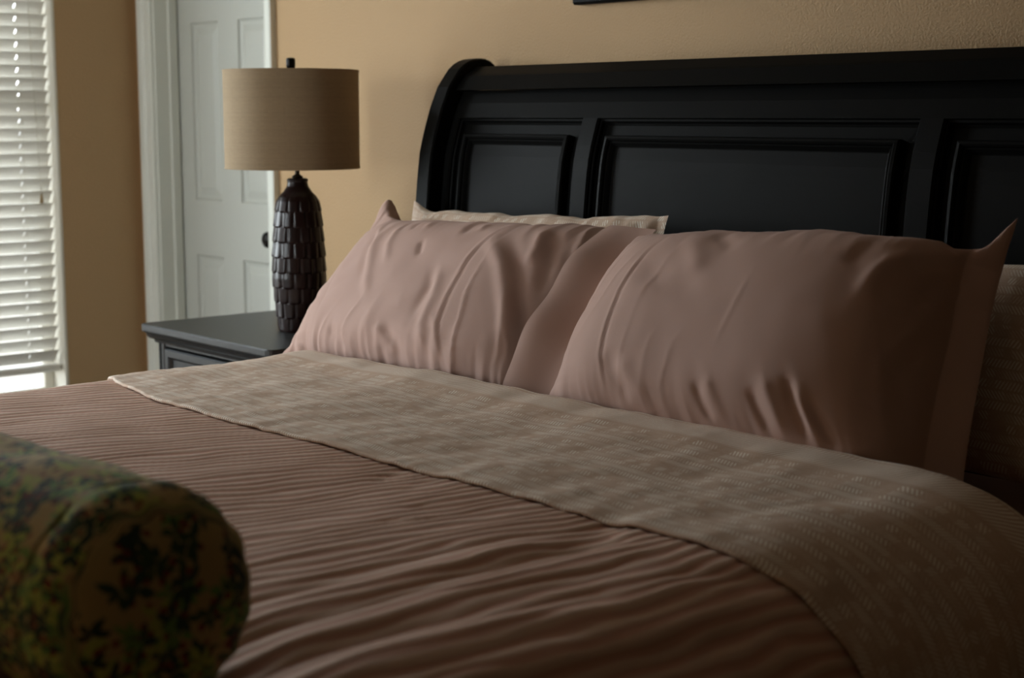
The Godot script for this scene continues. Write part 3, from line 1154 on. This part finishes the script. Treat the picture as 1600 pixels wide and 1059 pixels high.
func pillows() -> void:
	var g := "rose pillows at the front"
	var left := {"tl": Vector3(-0.985, 1.055, 0.14), "bl": Vector3(-1.05, 0.725, 0.385), "tr": Vector3(-0.10, 1.085, 0.14), "br": Vector3(-0.13, 0.745, 0.41)}
	var strokes := [
		[[-0.93, 0.62, -0.74, 0.09, -0.64, -0.66], 0.004, -1.6],
		[[-0.55, 0.75, -0.51, 0.35, -0.35, -0.09, -0.22, -0.38], 0.014, 5.0],
		[[-0.60, 0.70, -0.56, 0.35, -0.41, -0.09], 0.012, -4.0],
		[[-0.44, 0.72, -0.38, 0.36, -0.27, 0.10], 0.011, 4.0],
		[[-0.15, 0.45, -0.08, 0.23], 0.008, -5.0],
		[[0.31, 0.80, 0.28, 0.22, 0.33, -0.45, 0.44, -0.88], 0.006, 2.5],
		[[0.33, 0.80, 0.30, 0.22, 0.35, -0.45, 0.46, -0.88], 0.004, -2.0],
		[[0.28, 0.62, 0.36, 0.45, 0.51, 0.24, 0.68, -0.20, 0.78, -0.60], 0.018, 9.0],
		[[0.40, 0.60, 0.61, 0.20, 0.74, -0.21, 0.86, -0.57], 0.018, -9.0],
		[[0.55, 0.78, 0.62, 0.46, 0.63, 0.26], 0.014, 7.0],
		[[0.62, 0.78, 0.71, 0.35, 0.76, -0.07], 0.016, -8.0],
		[[0.75, 0.78, 0.84, 0.37, 0.88, 0.10], 0.013, 7.0],
		[[0.83, 0.76, 0.91, 0.38], 0.012, -6.0],
		[[0.13, 0.17, 0.23, -0.21, 0.24, -0.50, 0.33, -0.86], 0.013, 5.5],
		[[0.06, 0.16, 0.15, -0.10, 0.15, -0.49], 0.014, -5.0],
		[[-0.05, -0.53, 0.08, -0.69, 0.15, -0.88], 0.012, -5.0],
		[[-0.10, -0.55, 0.02, -0.75], 0.012, 4.0],
		[[-0.51, -0.60, -0.29, -0.87], 0.014, -5.0],
		[[-0.83, -0.70, -0.62, -0.98], 0.010, -5.0],
		[[-0.89, -0.80, -0.72, -1.0], 0.008, -4.0],
		[[-0.45, 0.80, -0.38, 0.52], 0.007, -4.0],
		[[-0.35, 0.80, -0.30, 0.56], 0.007, -4.0],
		[[-0.25, 0.82, -0.22, 0.60], 0.008, 4.0],
		[[-0.66, 0.72, -0.52, 0.41], 0.008, 4.0],
		[[0.05, 0.80, 0.10, 0.55], 0.010, -4.0],
		[[0.15, 0.80, 0.18, 0.60], 0.009, 4.0],
		[[-0.80, 0.30, -0.62, -0.20], 0.03, 3.0],
	]
	var p := thing("pillow", "rose pillow standing at the left, beside the lamp, heavily creased", "pillow", Vector3.ZERO, g)
	part("pillowcase", join(pillow(left, Vector2(0.115, 0.035), strokes, [[-0.93, 1.0, Vector3(-0.005, 0.058, -0.02), 0.26], [-0.78, 1.0, Vector3(0.0, -0.022, 0.01), 0.12], [-1.0, -1.0, Vector3(-0.02, -0.01, 0.03), 0.2]], 0.10, 3, 0.0, 210, 130, 1.5)), M.rose, p)
	# the open end of the case: a broad hem that laps over the cushion
	var fl := grid(14, 60, func(i: int, j: int):
		var s := lerpf(0.80, 1.06, i / 14.0)
		var t := lerpf(-0.96, 0.94, j / 60.0)
		var u := (s + 1.0) / 2.0
		var v := (t + 1.0) / 2.0
		var q: Vector3 = (left.bl * (1.0 - v) + left.tl * v) * (1.0 - u) + (left.br * (1.0 - v) + left.tr * v) * u
		var bow := 0.115 * pow(maxf(0.0, 1.0 - pow(0.84, 3.2)), 0.62) * pow(maxf(0.0, 1.0 - pow(absf(t), 2.8)), 0.58)
		var h := bow * lerpf(1.02, 0.40, smoothstep(0.80, 1.06, s)) + 0.006 + 0.004 * sin(t * 9.0 + s * 5.0)
		return [q + Vector3(0, 0.58, 0.81) * h, Vector2(u, v)])
	part("open_hem", fl, M.rose, p)

	var right := {"tl": Vector3(-0.115, 1.075, 0.17), "bl": Vector3(-0.14, 0.742, 0.40), "tr": Vector3(0.660, 1.120, 0.210), "br": Vector3(0.742, 0.750, 0.44)}
	strokes = [
		[[-0.51, 0.75, -0.56, 0.09, -0.52, -0.50, -0.46, -0.85], 0.005, 2.2],
		[[-0.49, 0.75, -0.54, 0.09, -0.50, -0.50, -0.44, -0.85], 0.004, -2.0],
		[[-0.49, -0.45, -0.31, -0.85], 0.020, -6.0],
		[[-0.40, -0.50, -0.22, -0.85], 0.018, 4.0],
		[[0.04, -0.58, 0.11, -0.90], 0.010, -6.0],
		[[0.10, -0.52, 0.18, -0.90], 0.012, 4.0],
		[[0.31, -0.55, 0.39, -0.90], 0.010, -6.0],
		[[0.37, -0.45, 0.46, -0.90], 0.012, 6.0],
		[[0.46, -0.42, 0.56, -0.90], 0.010, -7.0],
		[[0.51, -0.45, 0.60, -0.90], 0.012, 5.0],
		[[0.54, -0.54, 0.66, -0.87], 0.009, -5.0],
		[[-0.25, 0.85, 0.03, 0.50], 0.016, -5.0],
		[[-0.32, 0.75, -0.08, 0.25], 0.022, 5.0],
		[[-0.53, 0.42, -0.27, 0.16, -0.01, 0.17], 0.026, -5.0],
		[[0.80, 0.83, 0.70, 0.49, 0.66, 0.20], 0.016, 8.0],
		[[0.88, 0.70, 0.84, 0.50, 0.82, 0.30], 0.014, -8.0],
		[[0.62, 0.80, 0.58, 0.45], 0.016, -4.0],
		[[0.95, 0.60, 0.86, 0.48, 0.84, 0.18, 0.78, -0.19, 0.82, -0.79], 0.010, 4.0],
		[[0.98, 0.56, 0.89, 0.42, 0.87, 0.14, 0.81, -0.19, 0.85, -0.79], 0.012, -5.0],
		[[0.18, 0.30, 0.12, -0.34], 0.004, 1.2],
		[[-0.80, 0.55, -0.86, -0.20, -0.80, -0.70], 0.03, 3.0],
	]
	p = thing("pillow", "rose pillow standing at the right, overlapping the other, with a pointed corner", "pillow", Vector3.ZERO, g)
	part("pillowcase", join(pillow(right, Vector2(0.135, 0.025), strokes, [[1.0, 1.0, Vector3(0.012, 0.062, 0.0), 0.17], [0.92, 1.0, Vector3(0.0, -0.03, 0.0), 0.13]], 0.12, 7, 0.065, 210, 130, 0.8)), M.rose, p)

	g = "patterned pillows behind"
	var back := {"tl": Vector3(-0.99, 1.085, 0.04), "bl": Vector3(-0.99, 0.73, 0.13), "tr": Vector3(-0.15, 1.105, 0.05), "br": Vector3(-0.12, 0.74, 0.14)}
	p = thing("pillow", "beige patterned pillow behind the left rose pillow, against the headboard", "pillow", Vector3.ZERO, g)
	part("pillowcase", join(pillow(back, Vector2(0.07, 0.035), [[[0.84, 0.95, 0.90, 0.6], 0.01, -5.0]], [[-1.0, 1.0, Vector3(0.0, 0.01, 0.0), 0.2]], 0.06, 12, 0.0, 120, 60, 1.1)), M.print_case, p)
	var back2 := {"tl": Vector3(-0.08, 1.02, 0.035), "bl": Vector3(-0.08, 0.73, 0.13), "tr": Vector3(0.70, 1.075, 0.06), "br": Vector3(0.80, 0.73, 0.17)}
	p = thing("pillow", "dark shaded pillow peeking out at far right behind the right rose pillow", "pillow", Vector3.ZERO, g)
	part("pillowcase", join(pillow(back2, Vector2(0.07, 0.035), [], [], 0.06, 14, 0.0, 100, 60, 1.0)), M.print_case, p)


func bolster() -> void:
	# a round floral bolster lying across the bed in the foreground; its axis runs along x
	var b := thing("bolster", "round green floral bolster lying across the comforter in the foreground", "bolster", Vector3(0.737, 0.853, 1.645))
	var r := 0.102
	var n := 96
	var noise := FastNoiseLite.new()
	noise.seed = 4
	noise.frequency = 0.03
	# profile (radius, x), from the middle of one end to the other
	var prof := [Vector2(0.0, 0.010), Vector2(0.015, 0.010), Vector2(0.035, 0.010), Vector2(0.055, 0.007), Vector2(0.070, 0.001), Vector2(0.082, -0.007), Vector2(0.092, -0.018), Vector2(0.099, -0.032), Vector2(0.1025, -0.048), Vector2(0.1015, -0.062), Vector2(0.0995, -0.074), Vector2(0.101, -0.090), Vector2(0.103, -0.13)]
	for k in 36:
		prof.append(Vector2(0.103, -0.13 - 0.03 * (k + 1)))
	for k in range(7, -1, -1):
		prof.append(Vector2(prof[k].x, -1.21 - prof[k].y - 0.10))
	var body := grid(n, prof.size() - 1, func(i: int, j: int):
		var a := TAU * i / n
		var q: Vector2 = prof[j]
		var w := q.x
		w += noise.get_noise_3d(cos(a) * 60.0, sin(a) * 60.0, q.y * 300.0) * 0.005 * minf(1.0, q.x / 0.05)
		w += 0.0018 * sin(a * 17.0) * smoothstep(0.02, 0.06, q.x) * smoothstep(-0.06, -0.01, q.y)
		var y := sin(a) * w
		if y < 0.0:
			y *= 0.93      # pressed flat by its own weight
		var l := absf(q.y) / 0.30 + (0.6 if q.x < 0.09 else 0.0)
		var uv := Vector2(a * 0.103 / 0.30, q.y / 0.30)
		if j < 6:
			uv = Vector2(cos(a) * q.x, sin(a) * q.x) / 0.30
		return [Vector3(q.y, y, cos(a) * w), uv], true, true)
	part("bolster_cover", body, M.floral, b)
	var ring := []
	for k in 49:
		var a := TAU * k / 48.0
		ring.append(Vector3(-0.074, sin(a) * 0.0995 * (0.93 if sin(a) < 0 else 1.0), cos(a) * 0.0995))
	part("piping", tube(ring, 0.0025, 6), M.floral, b)
	b.rotation.y = deg_to_rad(4.5)
	for o in b.get_children():
		o.scale = Vector3(1.0, 1.11, 1.11)


# ------------------------------------------------------------------ nightstand

func rounded_rect(x0: float, x1: float, z0: float, z1: float, r: float) -> PackedVector2Array:
	var p := PackedVector2Array()
	for c in [[x1 - r, z1 - r, 0.0], [x0 + r, z1 - r, 90.0], [x0 + r, z0 + r, 180.0], [x1 - r, z0 + r, 270.0]]:
		for k in 6:
			var a := deg_to_rad(c[2] + 18.0 * k)
			p.append(Vector2(c[0] + cos(a) * r, c[1] + sin(a) * r))
	return p


func moulded_slab(x0: float, x1: float, z0: float, z1: float, prof: Array) -> ArrayMesh:
	# prof: (inset, y) from the bottom up; corners rounded
	var st := st_new()
	var rings := []
	for q in prof:
		rings.append(rounded_rect(x0 + q.x, x1 - q.x, z0 + q.x, z1 - q.x, maxf(0.004, 0.022 - q.x)))
	for k in prof.size() - 1:
		var n: int = rings[k].size()
		for e in n:
			var e2 := (e + 1) % n
			var a: Vector2 = rings[k][e]
			var b: Vector2 = rings[k][e2]
			var c: Vector2 = rings[k + 1][e2]
			var d: Vector2 = rings[k + 1][e]
			quad(st, Vector3(b.x, prof[k].y, b.y), Vector3(a.x, prof[k].y, a.y), Vector3(d.x, prof[k + 1].y, d.y), Vector3(c.x, prof[k + 1].y, c.y))
	for cap in [[0, false], [prof.size() - 1, true]]:
		var ring: PackedVector2Array = rings[cap[0]]
		var y: float = prof[cap[0]].y
		var mid := Vector3((x0 + x1) / 2.0, y, (z0 + z1) / 2.0)
		for e in ring.size():
			var a := Vector3(ring[e].x, y, ring[e].y)
			var b := Vector3(ring[(e + 1) % ring.size()].x, y, ring[(e + 1) % ring.size()].y)
			if cap[1]:
				tri(st, mid, b, a)
			else:
				tri(st, mid, a, b)
	return commit(st)


func drawer_front(x0: float, x1: float, y0: float, y1: float, z: float) -> ArrayMesh:
	var st := st_new()
	var ring := [[0.0, -0.016], [0.0, 0.0], [0.004, 0.004], [0.020, 0.004], [0.024, 0.001], [0.028, -0.006], [0.034, -0.006], [0.034, -0.006]]
	for k in ring.size() - 1:
		var a: float = ring[k][0]
		var za: float = z + ring[k][1]
		var b: float = ring[k + 1][0]
		var zb: float = z + ring[k + 1][1]
		var p := [Vector3(x0 + a, y0 + a, za), Vector3(x1 - a, y0 + a, za), Vector3(x1 - a, y1 - a, za), Vector3(x0 + a, y1 - a, za)]
		var q := [Vector3(x0 + b, y0 + b, zb), Vector3(x1 - b, y0 + b, zb), Vector3(x1 - b, y1 - b, zb), Vector3(x0 + b, y1 - b, zb)]
		for e in 4:
			quad(st, p[e], p[(e + 1) % 4], q[(e + 1) % 4], q[e])
		if k == ring.size() - 2:
			quad(st, q[0], q[1], q[2], q[3])
	return commit(st)


func nightstand() -> void:
	var x0 := -1.800
	var x1 := -1.150
	var z0 := -0.17
	var z1 := 0.350
	var t := thing("nightstand", "black wooden nightstand with a moulded top and panelled drawers, left of the bed", "nightstand")
	part("tabletop", moulded_slab(x0, x1, z0, z1, [Vector2(0.030, 0.700), Vector2(0.028, 0.708), Vector2(0.020, 0.711), Vector2(0.014, 0.716), Vector2(0.011, 0.724), Vector2(0.006, 0.728), Vector2(0.001, 0.730), Vector2(0.0, 0.734), Vector2(0.0, 0.747), Vector2(0.003, 0.750)]), M.stand, t)
	var bx0 := x0 + 0.036
	var bx1 := x1 - 0.036
	var bz := z1 - 0.038
	var st := st_new()
	box(st, Vector3(bx0, 0.09, z0 + 0.02), Vector3(bx0 + 0.02, 0.702, bz), 0.002)
	box(st, Vector3(bx1 - 0.02, 0.09, z0 + 0.02), Vector3(bx1, 0.702, bz), 0.002)
	box(st, Vector3(bx0, 0.09, z0 + 0.02), Vector3(bx1, 0.702, z0 + 0.035))
	box(st, Vector3(bx0, 0.09, z0 + 0.02), Vector3(bx1, 0.12, bz), 0.002)
	box(st, Vector3(bx0, 0.09, bz - 0.02), Vector3(bx0 + 0.03, 0.702, bz), 0.003)
	box(st, Vector3(bx1 - 0.03, 0.09, bz - 0.02), Vector3(bx1, 0.702, bz), 0.003)
	for y in [0.690, 0.490, 0.295, 0.09]:
		box(st, Vector3(bx0 + 0.028, y, bz - 0.02), Vector3(bx1 - 0.028, y + 0.012, bz - 0.004), 0.002)
	part("body", commit(st), M.stand, t)
	for r in [[0.507, 0.686], [0.311, 0.486], [0.108, 0.291]]:
		var d := part("drawer", drawer_front(bx0 + 0.034, bx1 - 0.034, r[0], r[1], bz - 0.001), M.stand, t)
		var k := part("knob", lathe([Vector2(0.0, 0.0), Vector2(0.009, 0.0), Vector2(0.007, 0.010), Vector2(0.014, 0.018), Vector2(0.015, 0.023), Vector2(0.010, 0.028), Vector2(0.0, 0.029)], 18), M.bronze, d, Vector3((bx0 + bx1) / 2.0, (r[0] + r[1]) / 2.0, bz - 0.006))
		k.rotation.x = PI / 2.0
	for x in [bx0, bx1 - 0.05]:
		for z in [z0 + 0.02, bz - 0.05]:
			part("foot", box_mesh(Vector3(x, 0, z), Vector3(x + 0.05, 0.092, z + 0.05), 0.004), M.stand, t)


# ------------------------------------------------------------------ lamp

func lamp() -> void:
	var t := thing("table_lamp", "table lamp with a beige linen drum shade and dark brown carved base on the nightstand", "lamp", Vector3(-1.398, 0.750, 0.10))
	# carved ceramic body: staggered scales in rows round it
	var prof := [[0.0, 0.052], [0.006, 0.056], [0.03, 0.058], [0.09, 0.064], [0.145, 0.0685], [0.20, 0.0675], [0.26, 0.0640], [0.32, 0.0590], [0.35, 0.0545], [0.362, 0.048], [0.375, 0.036], [0.388, 0.028], [0.400, 0.0255], [0.405, 0.0275], [0.408, 0.0265], [0.410, 0.02], [0.410, 0.0]]
	var nu := 168
	var nv := 190
	var rows := 0.0405
	var cols := 12
	var body := grid(nu, nv, func(i: int, j: int):
		var a := -TAU * i / nu
		var y := 0.410 * minf(1.0, float(j) / (nv - 8))
		var r := 0.0
		if j > nv - 8:
			r = lerpf(0.0265, 0.0, float(j - (nv - 8)) / 8.0)
		else:
			for k in prof.size() - 1:
				if y <= prof[k + 1][0]:
					r = lerpf(prof[k][1], prof[k + 1][1], (y - prof[k][0]) / maxf(1e-5, prof[k + 1][0] - prof[k][0]))
					break
			var f := y / rows
			var row := floorf(f)
			var g := f - row
			var c := float(i) / nu * cols + (0.5 if int(row) % 2 else 0.0)
			var e := absf(c - floorf(c) - 0.5) * 2.0       # 0 in the middle of a scale, 1 at its edge
			# each scale is a shallow facet with a pointed foot, its edges cut by narrow grooves
			var foot := 0.30 * (1.0 - e)
			var gg := clampf((g + foot) / (1.0 + foot), 0.0, 1.0)
			var groove := clampf((1.0 - e) * 4.0, 0.0, 1.0) * clampf(gg * 7.0, 0.0, 1.0)
			var d := 0.0016 * groove + 0.0030 * (1.0 - gg) * clampf((1.0 - e) * 2.2, 0.0, 1.0) * clampf(gg * 6.0, 0.0, 1.0)
			r += (d - 0.0015) * smoothstep(0.0, 0.03, y) * smoothstep(0.372, 0.345, y)
		return [Vector3(cos(a) * r, y, sin(a) * r), Vector2(float(i) / nu, y)], false, true)
	part("lamp_base", body, M.ceramic, t).scale.y = 0.956
	part("neck", lathe([Vector2(0.0, 0.390), Vector2(0.014, 0.390), Vector2(0.014, 0.397), Vector2(0.009, 0.400), Vector2(0.006, 0.403), Vector2(0.006, 0.452), Vector2(0.014, 0.454), Vector2(0.014, 0.50), Vector2(0.0, 0.502)], 20), M.brass, t)
	# harp, bulb and finial sit a little off the axis of the base, as the shade does
	var off := Vector3(-0.0205, 0, 0.0)
	var h := []
	for k in 25:
		var a := PI * k / 24.0
		h.append(Vector3(cos(a) * 0.055, 0.44 + sin(a) * 0.225, 0) + off * sin(a))
	part("harp", tube(h, 0.002, 6), M.brass, t)
	part("bulb", ball(Vector3(0.03, 0.04, 0.03), 18, 12), mat(Color(0.9, 0.9, 0.88), 0.3), t, Vector3(0, 0.54, 0))
	var rs := 0.1715
	var y0 := 0.4165
	var y1 := 0.6650
	var sh := lathe([Vector2(rs - 0.0025, y0 + 0.002), Vector2(rs - 0.001, y0), Vector2(rs + 0.001, y0), Vector2(rs + 0.001, y0 + 0.005), Vector2(rs, y0 + 0.0055), Vector2(rs, (y0 + y1) / 2.0), Vector2(rs, y1 - 0.0055), Vector2(rs + 0.001, y1 - 0.005), Vector2(rs + 0.001, y1), Vector2(rs - 0.001, y1), Vector2(rs - 0.0025, y1 - 0.002), Vector2(rs - 0.0025, y0 + 0.002)], 96)
	var s := part("lamp_shade", sh, M.linen, t, off)
	for k in 3:
		var a := TAU * k / 3.0 + 0.4
		part("spider_arm", tube([Vector3(0, y1 - 0.006, 0), Vector3(cos(a) * 0.17, y1 - 0.008, sin(a) * 0.17)], 0.0015, 6), M.brass, s)
	part("finial", lathe([Vector2(0.0, y1 - 0.012), Vector2(0.007, y1 - 0.012), Vector2(0.007, y1 + 0.004), Vector2(0.011, y1 + 0.006), Vector2(0.0118, y1 + 0.012), Vector2(0.0118, y1 + 0.026), Vector2(0.010, y1 + 0.030), Vector2(0.0, y1 + 0.031)], 20), M.bronze, t, off)


# ------------------------------------------------------------------ picture

func picture() -> void:
	var t := thing("picture_frame", "dark framed picture hung above the headboard, only its lower edge in view", "picture", Vector3(0, 1.556, WALL_Z))
	var x0 := -0.734
	var x1 := 0.60
	var h := 0.75
	var w := 0.045
	var d := 0.028
	part("frame_side", box_mesh(Vector3(x0, 0, 0), Vector3(x1, w, d), 0.005), M.wood, t)
	part("frame_side", box_mesh(Vector3(x0, h - w, 0), Vector3(x1, h, d), 0.005), M.wood, t)
	part("frame_side", box_mesh(Vector3(x0, w, 0), Vector3(x0 + w, h - w, d), 0.005), M.wood, t)
	part("frame_side", box_mesh(Vector3(x1 - w, w, 0), Vector3(x1, h - w, d), 0.005), M.wood, t)
	part("print_board", box_mesh(Vector3(x0 + w - 0.005, w - 0.005, 0.004), Vector3(x1 - w + 0.005, h - w + 0.005, 0.014)), mat(Color(0.55, 0.5, 0.42), 0.7), t)
